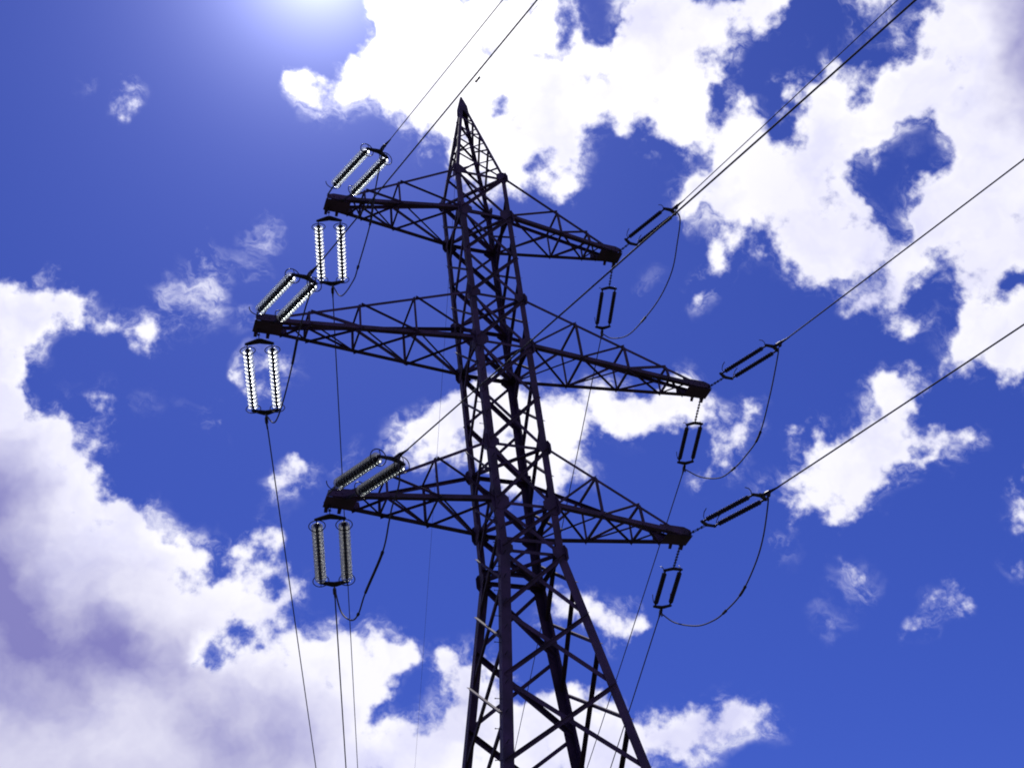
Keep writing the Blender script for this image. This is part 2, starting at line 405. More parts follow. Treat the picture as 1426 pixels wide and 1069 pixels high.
STEEL = material('glare_tinted_steel', (0.046, 0.019, 0.060), 0.78, 0.0, 0.5, 1.7)  # violet of the veiling glare is mixed into the steel's base colour
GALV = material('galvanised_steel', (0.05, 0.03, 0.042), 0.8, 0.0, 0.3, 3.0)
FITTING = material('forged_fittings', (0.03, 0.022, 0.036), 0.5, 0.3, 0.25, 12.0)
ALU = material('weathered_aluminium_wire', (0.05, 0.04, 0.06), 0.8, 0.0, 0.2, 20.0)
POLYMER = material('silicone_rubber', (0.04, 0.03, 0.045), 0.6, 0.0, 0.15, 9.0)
CONCRETE = material('concrete', (0.33, 0.32, 0.30), 0.9, 0.0, 0.25, 4.0, bump=0.2)
GRASS = material('grass_field', (0.05, 0.055, 0.03), 0.95, 0.0, 0.5, 0.35, bump=0.4)


def glass_material(name, tint, share):
    m = bpy.data.materials.new(name)
    m.use_nodes = True
    nt = m.node_tree
    nt.nodes.clear()
    g = nt.nodes.new('ShaderNodeBsdfGlass')
    g.inputs['Color'].default_value = (0.80, 0.82, 0.83, 1)
    g.inputs['Roughness'].default_value = 0.28
    g.inputs['IOR'].default_value = 1.5
    t = nt.nodes.new('ShaderNodeBsdfTranslucent')
    t.inputs['Color'].default_value = (*tint, 1)
    tr = nt.nodes.new('ShaderNodeBsdfTransparent')
    tr.inputs['Color'].default_value = (0.93, 0.96, 0.95, 1)
    m1 = nt.nodes.new('ShaderNodeMixShader')
    m1.inputs[0].default_value = 0.34
    m2 = nt.nodes.new('ShaderNodeMixShader')
    m2.inputs[0].default_value = share
    o = nt.nodes.new('ShaderNodeOutputMaterial')
    nt.links.new(tr.outputs[0], m1.inputs[1])
    nt.links.new(g.outputs[0], m1.inputs[2])
    nt.links.new(m1.outputs[0], m2.inputs[1])
    nt.links.new(t.outputs[0], m2.inputs[2])
    nt.links.new(m2.outputs[0], o.inputs[0])
    return m


GLASS = glass_material('toughened_glass', (0.42, 0.42, 0.47), 0.12)
GREY_GLASS = glass_material('grey_glass', (0.17, 0.165, 0.17), 0.42)  # darker grey tint, larger translucent share, for the lowest left strings


# ------------------------------------------------------------------ mesh helpers
def V(*a):
    return Vector(a)


def link(name, bm, mat, parent=None, smooth_shade=False):
    bmesh.ops.recalc_face_normals(bm, faces=bm.faces)
    me = bpy.data.meshes.new(name)
    bm.to_mesh(me)
    bm.free()
    me.materials.append(mat)
    if smooth_shade:
        for p in me.polygons:
            p.use_smooth = True
    o = bpy.data.objects.new(name, me)
    COL.objects.link(o)
    if parent is not None:
        o.parent = parent
    return o


def frame(axis, hint):
    z = axis.normalized()
    x = hint - z * hint.dot(z)
    if x.length < 1e-5:
        x = z.orthogonal()
    x.normalize()
    return x, z.cross(x), z


def add_sweep(bm, profile, pts, hints):
    """closed 2-D profile swept through pts; hint fixes the profile's x axis"""
    rings = []
    for i, p in enumerate(pts):
        d = (pts[min(i + 1, len(pts) - 1)] - pts[max(i - 1, 0)])
        x, y, z = frame(d, hints)
        rings.append([bm.verts.new(p + x * a + y * b) for a, b in profile])
    n = len(profile)
    for r0, r1 in zip(rings, rings[1:]):
        for i in range(n):
            bm.faces.new((r0[i], r0[(i + 1) % n], r1[(i + 1) % n], r1[i]))
    bm.faces.new(rings[0][::-1])
    bm.faces.new(rings[-1])


def add_angle(bm, a, b, size, t, dirx, diry):
    """rolled L section from a to b: heel on the line, flanges towards dirx and diry"""
    z = (b - a).normalized()
    x = (dirx - z * dirx.dot(z)).normalized()
    y = (diry - z * diry.dot(z))
    y = (y - x * y.dot(x)).normalized()
    prof = [(0, 0), (size, 0), (size, t), (t, t), (t, size), (0, size)]
    ra_, rb_ = [bm.verts.new(a + x * p + y * q) for p, q in prof], [bm.verts.new(b + x * p + y * q) for p, q in prof]
    for i in range(6):
        j = (i + 1) % 6
        bm.faces.new((ra_[i], ra_[j], rb_[j], rb_[i]))
    bm.faces.new(ra_[::-1])
    bm.faces.new(rb_)


def add_bar(bm, a, b, w, h, hint):
    x, y, z = frame(b - a, hint)
    prof = [(-w / 2, -h / 2), (w / 2, -h / 2), (w / 2, h / 2), (-w / 2, h / 2)]
    r0 = [bm.verts.new(a + x * p + y * q) for p, q in prof]
    r1 = [bm.verts.new(b + x * p + y * q) for p, q in prof]
    for i in range(4):
        j = (i + 1) % 4
        bm.faces.new((r0[i], r0[j], r1[j], r1[i]))
    bm.faces.new(r0[::-1])
    bm.faces.new(r1)


def circle(r, n):
    return [(r * math.cos(2 * math.pi * i / n), r * math.sin(2 * math.pi * i / n)) for i in range(n)]


def add_tube(bm, pts, r, n=8):
    d = pts[-1] - pts[0]
    hint = V(0, 0, 1) if abs(d.normalized().z) < 0.9 else V(1, 0, 0)
    add_sweep(bm, circle(r, n), pts, hint)


def add_lathe(bm, prof, n, centre, axis):
    """prof: (distance along axis, radius)"""
    x, y, z = frame(axis, V(0, 0, 1) if abs(axis.normalized().z) < 0.9 else V(1, 0, 0))
    rings = []
    for h, r in prof:
        rings.append([bm.verts.new(centre + z * h + (x * math.cos(2 * math.pi * i / n) + y * math.sin(2 * math.pi * i / n)) * max(r, 1e-4)) for i in range(n)])
    for r0, r1 in zip(rings, rings[1:]):
        for i in range(n):
            j = (i + 1) % n
            bm.faces.new((r0[i], r0[j], r1[j], r1[i]))
    bm.faces.new(rings[0][::-1])
    bm.faces.new(rings[-1])


def add_ring(bm, centre, axis, R, r, n=28, m=6, arc=1.0, start=0.0, hint=None):
    x, y, z = frame(axis, hint if hint is not None else V(0, 0, 1))
    k = n if arc >= 1.0 else max(4, int(n * arc))
    rings = []
    for i in range(k + (0 if arc >= 1.0 else 1)):
        a = start + 2 * math.pi * arc * i / k
        rad = x * math.cos(a) + y * math.sin(a)
        rings.append([bm.verts.new(centre + rad * (R + r * math.cos(2 * math.pi * j / m)) + z * (r * math.sin(2 * math.pi * j / m))) for j in range(m)])
    q = len(rings)
    for i in range(q if arc >= 1.0 else q - 1):
        r0, r1 = rings[i], rings[(i + 1) % q]
        for j in range(m):
            bm.faces.new((r0[j], r0[(j + 1) % m], r1[(j + 1) % m], r1[j]))
    if arc < 1.0:
        bm.faces.new(rings[0][::-1])
        bm.faces.new(rings[-1])


def add_plate(bm, corners, t, normal):
    n = normal.normalized() * (t / 2)
    a = [bm.verts.new(c - n) for c in corners]
    b = [bm.verts.new(c + n) for c in corners]
    k = len(corners)
    bm.faces.new(a[::-1])
    bm.faces.new(b)
    for i in range(k):
        j = (i + 1) % k
        bm.faces.new((a[i], a[j], b[j], b[i]))


def empty(name, loc, label=None, cat=None, group=None):
    o = bpy.data.objects.new(name, None)
    o.empty_display_size = 0.3
    COL.objects.link(o)
    o.location = loc
    if label:
        o['label'] = label
        o['category'] = cat
    if group:
        o['group'] = group
    return o


# ------------------------------------------------------------------ ground
bm = bmesh.new()
rad = [0, 4, 10, 20, 40, 80, 160, 400, 1000, 2500]
n = 48
prev = None
for r in rad:
    if r == 0:
        ring = [bm.verts.new((0, 0, 0))]
    else:
        ring = [bm.verts.new((r * math.cos(2 * math.pi * i / n), r * math.sin(2 * math.pi * i / n),
                              0 if r < 15 else random.uniform(-0.12, 0.12) * min(1, r / 80))) for i in range(n)]
    if prev:
        for i in range(n):
            j = (i + 1) % n
            if len(prev) == 1:
                bm.faces.new((prev[0], ring[i], ring[j]))
            else:
                bm.faces.new((prev[i], ring[i], ring[j], prev[j]))
    prev = ring
ground = link('ground', bm, GRASS, None, True)
ground['kind'] = 'structure'

# ------------------------------------------------------------------ the pylon
ZL = 22.854                                   # underside of the lowest crossarm
LV = [0, 2.27, 4.48, 6.69, 8.95, 11.155, 13.36, 15.65]          # front / back bracing nodes above ZL
KINK = -1.72
LOW = [KINK, -3.9, -6.2, -8.75, -11.6, -14.8, -18.4, -22.3]
PEAK_Z = 21.88
CORNERS = [(-1, 1), (-1, -1), (1, 1), (1, -1)]


def half(z):
    """half width of the square shaft at height z above ZL"""
    if z <= KINK:
        return 1.0 + 0.143 * (KINK - z)
    if z <= 15.65:
        return 1.0
    t = (z - 15.65) / (PEAK_Z - 0.75 - 15.65)
    return 1.0 + (0.115 - 1.0) * t


def corner(c, z):
    return V(c[0] * half(z), c[1] * half(z), ZL + z)


pylon = empty('lattice_pylon', (0, 0, 0), 'tall dark steel lattice pylon with six crossarms under a cloudy blue sky', 'pylon')


def leg_run(bm, c, zs, size, t):
    for z0, z1 in zip(zs, zs[1:]):
        add_angle(bm, corner(c, z0), corner(c, z1), size, t, V(-c[0], 0, 0), V(0, -c[1], 0))


PANEL_Z = LOW[::-1] + LV
for c in CORNERS:
    bm = bmesh.new()
    leg_run(bm, c, [-22.85, KINK], 0.285, 0.026)
    leg_run(bm, c, [KINK, 6.69], 0.235, 0.020)
    leg_run(bm, c, [6.69, 13.36], 0.195, 0.018)
    leg_run(bm, c, [13.36, 15.65], 0.170, 0.016)
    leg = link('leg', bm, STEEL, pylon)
    # concrete footing
    bm = bmesh.new()
    h = half(-22.85)
    for z0, z1, w in ((-0.4, 0.18, 0.75), (0.18, 0.34, 0.45)):
        add_bar(bm, V(c[0] * h, c[1] * h, z0), V(c[0] * h, c[1] * h, z1), w * 2, w * 2, V(1, 0, 0))
    link('footing', bm, CONCRETE, pylon)
    # gusset plates where crossarms and bracing meet the leg
    for z in (0, 2.27, 6.69, 8.95, 13.36, 15.65, KINK):
        s = 0.28 if z == KINK else 0.27 if z in (2.27, 8.95, 15.65) else 0.33
        bm = bmesh.new()
        p = corner(c, z)
        ix, iy = V(-c[0], 0, 0), V(0, -c[1], 0)
        e = 0.013
        up = V(0, 0, 1)
        for inn, out in ((ix, iy), (iy, ix)):
            q = p + out * -e
            cs = [q - inn * 0.12 + up * s * .6, q - inn * 0.05 + up * s, q + inn * s * .55 + up * s * 1.05, q + inn * s * 1.35 + up * s * .35,
                  q + inn * s * 1.35 - up * s * .35, q + inn * s * .55 - up * s * 1.05, q - inn * 0.05 - up * s, q - inn * 0.12 - up * s * .6]
            add_plate(bm, cs, 0.014, out)
        link('gusset_plate', bm, STEEL, leg)
# climbing bolts on the near left leg
leg_near = [o for o in pylon.children if o.name.startswith('leg')][1]
for k in range(58):
    z = -19.5 + k * 0.45
    p = corner((-1, -1), z)
    bm = bmesh.new()
    d = V(-1, 0, 0) if k % 2 == 0 else V(0, -1, 0)
    base = p + (V(0, 0.09, 0) if k % 2 == 0 else V(0.09, 0, 0))
    add_tube(bm, [base, base + d * 0.17], 0.011, 6)
    add_tube(bm, [base + d * 0.165, base + d * 0.185], 0.02, 6)
    link('step_bolt', bm, FITTING, leg_near)

FACES = [('front', (-1, -1), (1, -1), V(0, -1, 0)), ('back', (-1, 1), (1, 1), V(0, 1, 0)),
         ('left', (-1, -1), (-1, 1), V(-1, 0, 0)), ('right', (1, -1), (1, 1), V(1, 0, 0))]
for nm, ca, cb, nrm in FACES:
    face = bpy.data.objects.new('face_bracing', None)
    COL.objects.link(face)
    face.parent = pylon
    side = nm in ('left', 'right')
    if side:
        zs = [-20.4, -16.5, -13.2, -10.1, -7.35, -4.95, -2.8, -0.85] + [1.13, 3.38, 5.58, 7.82, 10.05, 12.26, 14.5]
    else:
        zs = PANEL_Z
    for z0, z1 in zip(zs, zs[1:]):
        big = z1 <= -0.8
        for k, (pa, pb) in enumerate(((corner(ca, z0), corner(cb, z1)), (corner(cb, z0), corner(ca, z1)))):
            s = (0.14 if big else 0.125) if not side else (0.11 if big else 0.098)
            if k == 0:
                s *= 0.82
            bm = bmesh.new()
            inn = -nrm
            off = nrm * (0.012 if k == 0 else -0.03)
            d = (pb - pa).normalized()
            perp = nrm.cross(d)
            if perp.z > 0:
                perp = -perp
            a = pa + d * 0.06 + off
            b = pb - d * 0.06 + off
            add_angle(bm, a, b, s, 0.011, perp, nrm if k == 0 else inn)
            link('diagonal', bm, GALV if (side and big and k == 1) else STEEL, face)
    for z in ([0, -1.3, 2.27, 6.69, 8.95, 13.36, 15.65, KINK] if not side else [0, 6.69, 13.36, KINK]):
        bm = bmesh.new()
        a, b = corner(ca, z), corner(cb, z)
        d = (b - a).normalized()
        add_angle(bm, a + d * .03 - nrm * .045, b - d * .03 - nrm * .045, 0.11, 0.012, V(0, 0, -1), -nrm)
        link('horizontal_strut', bm, STEEL, face)
# plan bracing across the shaft
for z in (0, 2.27, 6.69, 8.95, 13.36, 15.65, KINK):
    plan = bpy.data.objects.new('plan_bracing', None)
    COL.objects.link(plan)
    plan.parent = pylon
    for k, (p, q) in enumerate((((-1, -1), (1, 1)), ((1, -1), (-1, 1)))):
        bm = bmesh.new()
        o = V(0, 0, 0.02 if k else -0.075)
        a, b = corner(p, z) * 1.0, corner(q, z) * 1.0
        d = (b - a).normalized()
        add_angle(bm, a + d * .15 + o, b - d * .15 + o, 0.09, 0.011, V(0, 0, 1), d.cross(V(0, 0, 1)))
        link('cross_brace', bm, STEEL, plan)

# peak carrying the earth wire
peak = bpy.data.objects.new('earth_wire_peak', None)
COL.objects.link(peak)
peak.parent = pylon
ztop = PEAK_Z - 0.75
for c in CORNERS:
    bm = bmesh.new()
    add_angle(bm, corner(c, 15.65), corner(c, ztop), 0.125, 0.014, V(-c[0], 0, 0), V(0, -c[1], 0))
    # the leg bends in to the tip
    add_angle(bm, corner(c, ztop), V(c[0] * 0.05, c[1] * 0.05, ZL + PEAK_Z - 0.25), 0.08, 0.014, V(-c[0], 0, 0), V(0, -c[1], 0))
    link('peak_leg', bm, STEEL, peak)
pz = [15.65, 17.1, 18.35, 19.45, 20.4, ztop]
for fi, (nm, ca, cb, nrm) in enumerate(FACES):
    off = nrm * -0.02
    for i, (z0, z1) in enumerate(zip(pz, pz[1:])):
        zz = (z0, z1) if fi < 2 else (z0 + (z1 - z0) * .5, z1 + ((pz[i + 2] - z1) * .5 if i + 2 < len(pz) else 0))
        pairs = [(corner(cb, zz[0]), corner(ca, zz[1]))]
        if i in (0, 1, 2) or fi >= 2:
            pairs.append((corner(ca, zz[0]), corner(cb, zz[1])))
        for k, (a, b) in enumerate(pairs):
            if i == len(pz) - 2 and k == 1:
                continue
            bm = bmesh.new()
            d = (b - a).normalized()
            perp = nrm.cross(d)
            add_angle(bm, a + d * .02 + off - nrm * .03 * k, b - d * .02 + off - nrm * .03 * k, 0.072 if k == 0 else .055, 0.01,
                      perp if perp.z < 0 else -perp, -nrm)
            link('peak_diagonal', bm, STEEL, peak)
bm = bmesh.new()
zt = ZL + PEAK_Z
for s in (-1, 1):
    add_plate(bm, [V(-.20, s * .17, zt - 1.15), V(.20, s * .17, zt - 1.15), V(.18, s * .15, zt - .75), V(.10, s * .09, zt - .35), V(.025, s * .03, zt),
                   V(-.025, s * .03, zt), V(-.10, s * .09, zt - .35), V(-.18, s * .15, zt - .75)], .014, V(0, s, 0.2))
    add_plate(bm, [V(s * .17, -.16, zt - 1.12), V(s * .17, .16, zt - 1.12), V(s * .085, .07, zt - .35), V(s * .085, -.07, zt - .35)], .014, V(s, 0, .15))
link('peak_cap', bm, STEEL, peak)


# crossarms
def crossarm(side, zb, zt, L, posts, name='crossarm'):
    arm = bpy.data.objects.new(name, None)
    COL.objects.link(arm)
    arm.parent = pylon
    TY = 0.27

    def bot(n, x):
        t = (abs(x) - 1) / (L - 1)
        return V(side * abs(x), n * (1 + (TY - 1) * t), ZL + zb)

    def top(n, x):
        t = (abs(x) - 1) / (L - 0.45 - 1)
        return V(side * abs(x), n * (1 + (TY - 1) * t), ZL + zt + (zb + .24 - zt) * t)
    for n_ in (-1, 1):
        for f, s, t, end in ((bot, .15, .016, L - .02), (top, .10, .012, L - .45)):
            bm = bmesh.new()
            add_angle(bm, f(n_, 1.0), f(n_, end), s, t, V(0, -n_, 0), V(0, 0, 1 if f is bot else -1))
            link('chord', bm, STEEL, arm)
    xs = [1.0] + posts + [L - .75]
    for n_ in (-1, 1):
        nrm = V(0, n_, 0)
        for i, x in enumerate(posts):
            bm = bmesh.new()
            add_angle(bm, bot(n_, x) - nrm * .02, top(n_, x) - nrm * .02, .075, .010, V(side, 0, 0), -nrm)
            link('post', bm, STEEL, arm)
        for i, x in enumerate(posts):
            bm = bmesh.new()
            a, b = top(n_, x) + nrm * .012, bot(n_, xs[i]) + nrm * .012
            add_angle(bm, a, b, .085, .010, V(-side, 0, -.3), nrm)
            link('diagonal', bm, STEEL, arm)
    # underside and upper side bracing between the two faces
    for f, o in ((bot, V(0, 0, -.014)), (top, V(0, 0, .014))):
        for i in range(len(xs) - 1):
            pr = [(f(-1, xs[i]), f(1, xs[i + 1]))]
            if f is bot:
                pr.append((f(1, xs[i]), f(-1, xs[i + 1])))
            else:
                pr = []
            for k, (a, b) in enumerate(pr):
                bm = bmesh.new()
                oo = o if k == 0 else -o * 2.2
                up = V(0, 0, -1 if o.z < 0 else 1) * (1 if k == 0 else -1)
                add_angle(bm, a + oo, b + oo, .062 if f is bot else .052, .009, V(0, 1, 0).cross(b - a).cross(b - a), up)
                link('lacing_bar', bm, STEEL, arm)
        for x in posts:
            bm = bmesh.new()
            add_angle(bm, f(-1, x) + V(0, .02, .03), f(1, x) + V(0, -.02, .03), .07, .010, V(side, 0, 0), V(0, 0, 1))
            link('cross_strut', bm, STEEL, arm)
    # tip: cheek plates, floor plate and attachment lug
    bm = bmesh.new()
    z = ZL + zb
    for n_ in (-1, 1):
        y = n_ * (TY + .03)
        add_plate(bm, [V(side * (L - 1.0), y, z - .02), V(side * (L + .12), y, z - .02), V(side * (L + .12), y, z + .17), V(side * (L - .1), y, z + .27), V(side * (L - .95), y, z + .3)], .02, V(0, 1, 0))
    add_plate(bm, [V(side * (L - .75), -TY, z - .035), V(side * (L + .16), -TY, z - .035), V(side * (L + .16), TY, z - .035), V(side * (L - .75), TY, z - .035)], .02, V(0, 0, 1))
    add_plate(bm, [V(side * (L + .1), -TY, z - .02), V(side * (L + .1), TY, z - .02), V(side * (L + .1), TY, z + .17), V(side * (L + .1), -TY, z + .17)], .02, V(1, 0, 0))
    add_plate(bm, [V(side * (L - .5), -TY, z + .25), V(side * (L - .1), -TY, z + .245), V(side * (L - .1), TY, z + .245), V(side * (L - .5), TY, z + .25)], .02, V(0, 0, 1))
    for n_ in (-1, 1):
        for dx in (-.36, .04):
            add_plate(bm, [V(side * (L + dx - .06), n_ * .3, z - .03), V(side * (L + dx + .06), n_ * .3, z - .03), V(side * (L + dx + .05), n_ * .42, z - .12), V(side * (L + dx - .05), n_ * .42, z - .12)], .02, V(0, n_ * .5, 1))
        for dx in (-.75, -.55, -.3, -.12, .05):
            add_tube(bm, [V(side * (L + dx), n_ * .285, z + .1), V(side * (L + dx), n_ * .335, z + .1)], .022, 6)
    link('tip_bracket', bm, STEEL, arm)
    return arm


ARMS = [(0, 2.27, 5.82, [2.65, 4.16]), (6.69, 8.95, 8.11, [2.96, 4.83, 6.5]), (13.36, 15.65, 5.75, [3.18, 4.46])]
for zb, zt, L, posts in ARMS:
    for s in (-1, 1):
        crossarm(s, zb, zt, L, posts)

# ------------------------------------------------------------------ insulator sets
PTS = {
'LT': {'tip': [-5.75, 0.0, 36.31], 'near': [-4.58, -4.0, 35.23], 'nearq': [-2.69, -10.49, 34.62], 'far': [-4.84, 3.52, 35.4], 'farq': [4.73, 39.78, 32.77], 'jump': [[-4.62, -2.86, 35.14], [-4.65, -2.14, 34.43], [-4.67, -1.52, 33.65], [-4.72, 0.01, 33.19], [-4.75, 0.68, 33.1], [-4.8, 2.32, 33.94]]} ,
'LM': {'tip': [-8.11, 0.0, 29.64], 'near': [-7.02, -3.73, 28.7], 'nearq': [-3.88, -14.51, 27.75], 'far': [-7.2, 3.46, 28.51], 'farq': [-0.54, 26.86, 26.81], 'jump': [[-7.04, -2.89, 28.42], [-7.06, -2.32, 28.29], [-7.08, -1.35, 28.06], [-7.11, -0.48, 27.44], [-7.14, 0.84, 27.06], [-7.17, 2.06, 27.29]]} ,
'LB': {'tip': [-5.82, 0.0, 22.95], 'near': [-4.65, -4.02, 21.81], 'nearq': [0.16, -20.51, 19.99], 'far': [-4.9, 3.51, 22.01], 'farq': [-2.03, 14.43, 21.22], 'jump': [[-4.67, -3.33, 21.25], [-4.69, -2.61, 20.97], [-4.71, -2.3, 20.68], [-4.73, -1.61, 20.16], [-4.79, 0.16, 19.93], [-4.81, 0.94, 19.71], [-4.84, 1.7, 19.94], [-4.88, 2.79, 20.87]]} ,
'RT': {'tip': [5.75, 0.0, 36.31], 'near': [6.82, -3.68, 35.64], 'nearq': [9.73, -13.65, 34.95], 'far': [6.92, 4.47, 36.2], 'farq': [14.46, 38.5, 33.77], 'jump': [[6.83, -3.25, 35.15], [6.84, -2.66, 34.47], [6.84, -1.87, 33.78], [6.86, -0.62, 33.59], [6.88, 0.89, 33.85], [6.89, 2.31, 34.33], [6.91, 3.59, 35.35]]} ,
'RM': {'tip': [8.11, 0.0, 29.64], 'near': [9.24, -3.88, 28.9], 'nearq': [11.94, -13.14, 28.15], 'far': [9.28, 4.46, 29.37], 'farq': [12.27, 18.77, 28.35], 'jump': [[9.24, -3.15, 28.72], [9.25, -2.1, 27.83], [9.26, -0.87, 27.04], [9.26, 0.23, 26.96], [9.27, 1.16, 27.08], [9.27, 2.13, 27.4], [9.28, 3.31, 28.31]]} ,
'RB': {'tip': [5.82, 0.0, 22.95], 'near': [6.95, -3.87, 22.25], 'nearq': [9.43, -12.39, 21.6], 'far': [6.91, 4.48, 22.73], 'farq': [9.28, 15.08, 21.97], 'jump': [[6.94, -3.35, 22.14], [6.94, -2.63, 21.36], [6.94, -1.86, 20.87], [6.93, -0.76, 20.5], [6.93, 0.33, 20.51], [6.92, 1.1, 20.62], [6.92, 2.18, 21.03], [6.91, 3.48, 21.89]]} ,
'EW': {'tip': [0.0, 0.0, 44.73], 'farq': [7.12, 29.67, 43.13]} ,
}


def set_frame(o, a, b):
    x = (b - a).normalized()
    y = V(0, 0, 1).cross(x).normalized()
    z = x.cross(y)
    m = Matrix((x, y, z)).transposed().to_4x4()
    m.translation = a
    o.matrix_world = m


DISC = {}


def disc_bm():
    """toughened glass shell: a bell with a rolled rim and a ribbed hollow underneath; axis +X, cap side at 0"""
    bm = bmesh.new()
    prof = [(.030, .086), (.036, .094), (.048, .120), (.068, .156), (.092, .177), (.105, .180), (.105, .169), (.088, .160),
            (.092, .128), (.082, .120), (.086, .108), (.074, .100), (.060, .086)]
    add_lathe(bm, prof, 22, V(0, 0, 0), V(1, 0, 0))
    return bm


def yoke_bm(w, x0, x1, apex_first):
    bm = bmesh.new()
    if apex_first:
        cs = [V(x0, -.07, 0), V(x0, .07, 0), V(x1 - .06, w / 2 + .07, 0), V(x1, w / 2 + .07, 0), V(x1, w / 2 - .06, 0), V(x1 - .05, 0, 0), V(x1, -w / 2 + .06, 0), V(x1, -w / 2 - .07, 0), V(x1 - .06, -w / 2 - .07, 0)]
    else:
        cs = [V(x0, -w / 2 - .07, 0), V(x0, -w / 2 + .06, 0), V(x0 + .05, 0, 0), V(x0, w / 2 - .06, 0), V(x0, w / 2 + .07, 0), V(x0 + .06, w / 2 + .07, 0), V(x1, .07, 0), V(x1, -.07, 0), V(x0 + .06, -w / 2 - .07, 0)]
    add_plate(bm, cs, .05, V(0, 0, 1))
    for y in (-w / 2, w / 2):
        xx = x1 - .03 if apex_first else x0 + .03
        add_tube(bm, [V(xx, y, -.05), V(xx, y, .05)], .026, 8)
    return bm


def chain_link_bm(x0, x1, y=0.0):
    bm = bmesh.new()
    L = x1 - x0
    k = max(1, round(L / .17))
    s = L / k
    for i in range(k):
        a = x0 + i * s
        hint = V(0, 1, 0) if i % 2 == 0 else V(0, 0, 1)
        w = .024
        for sg in (-1, 1):
            add_tube(bm, [V(a - .012, y, 0) + hint * w * sg, V(a + s + .012, y, 0) + hint * w * sg], .013, 6)
        for e in (a - .005, a + s + .005):
            add_tube(bm, [V(e, y, 0) - hint * .05, V(e, y, 0) + hint * .05], .016, 6)
    return bm


def clamp_bm(x0, x1):
    """compression dead-end: clevis, tapered body and jumper tongue hanging below"""
    bm = bmesh.new()
    add_plate(bm, [V(x0 - .08, 0, -.045), V(x0 + .12, 0, -.06), V(x0 + .12, 0, .06), V(x0 - .08, 0, .045)], .05, V(0, 1, 0))
    add_lathe(bm, [(0, .045), (.05, .06), (.22, .06), (.26, .045), (x1 - x0 - .14, .038), (x1 - x0 + .1, .02)], 10, V(x0 + .04, 0, 0), V(1, 0, 0))
    add_plate(bm, [V(x0 + .12, -.02, -.03), V(x0 + .30, -.02, -.03), V(x0 + .26, -.02, -.17), V(x0 + .16, -.02, -.17)], .035, V(0, 1, 0))
    return bm


def glass_set(label, tip, end, hang, glass):
    """double string of glass discs; hang: yoke and link at the tower end, otherwise fixed straight to the arm tip"""
    root = empty('insulator_set', tip, label, 'insulator', 'double insulator strings on the pylon')
    L = (end - tip).length
    w = 0.80 if hang else 0.74
    nd, pitch = 15, 0.156
    x_cl = L - (.27 if hang else .62)
    xs1 = x_cl - .16                          # line-end of the strings
    xs0 = xs1 - nd * pitch - .10
    if hang:
        link('hanger_link', chain_link_bm(.05, xs0 - .34), FITTING, root)
        link('yoke_plate', yoke_bm(w, xs0 - .38, xs0 - .16, True), FITTING, root)
    else:
        for y in (-w / 2, w / 2):
            bm = bmesh.new()
            add_plate(bm, [V(.05, y * .8, -.05), V(.05, y * .8, .05), V(xs0 - .05, y, .03), V(xs0 - .05, y, -.03)], .03, V(0, 1, 0))
            link('tower_bracket', bm, FITTING, root)
    for y in (-w / 2, w / 2):
        bm = bmesh.new()
        add_tube(bm, [V(xs0 - .18, y, 0), V(xs0 + .02, y, 0)], .018, 8)
        for i in range(nd):
            a = xs0 + i * pitch
            add_lathe(bm, [(0, .04), (.004, .070), (.03, .084), (.060, .084), (.068, .055), (.11, .048), (pitch, .04)], 10, V(a, y, 0), V(1, 0, 0))
        add_tube(bm, [V(xs0 + nd * pitch - .01, y, 0), V(xs1 + .06, y, 0)], .018, 8)
        st = link('insulator_string', bm, FITTING, root)
        for i in range(nd):
            if glass.name not in DISC:
                d = link('glass_disc', disc_bm(), glass, None, True)
                DISC[glass.name] = d
            else:
                d = DISC[glass.name].copy()
                COL.objects.link(d)
            d.parent = st
            d.location = (xs0 + i * pitch, y, 0)
        for e, sg in ((xs0 - .02, -1), (xs1 + .02, 1)):
            bm = bmesh.new()
            ysg = 1 if y > 0 else -1
            if sg < 0 and not hang:
                add_ring(bm, V(e, y + ysg * .05, .06), V(1, .25 * ysg, .2), .27, .016, arc=.62, start=-.3 + (0 if ysg > 0 else math.pi * .6))
            else:
                add_ring(bm, V(e - sg * .08, y, 0), V(1, 0, 0), .245, .016)
                for a in (1, -1):
                    add_tube(bm, [V(e + sg * .05, y, 0), V(e - sg * .08, y, a * .242)], .012, 6)
            link('grading_ring', bm, FITTING, st, True)
    link('yoke_plate', yoke_bm(w, xs1 - .02, xs1 + .20, False), FITTING, root)
    link('dead_end_clamp', clamp_bm(x_cl + .10, max(L, x_cl + .5)), FITTING, root)
    set_frame(root, tip, end)
    return root


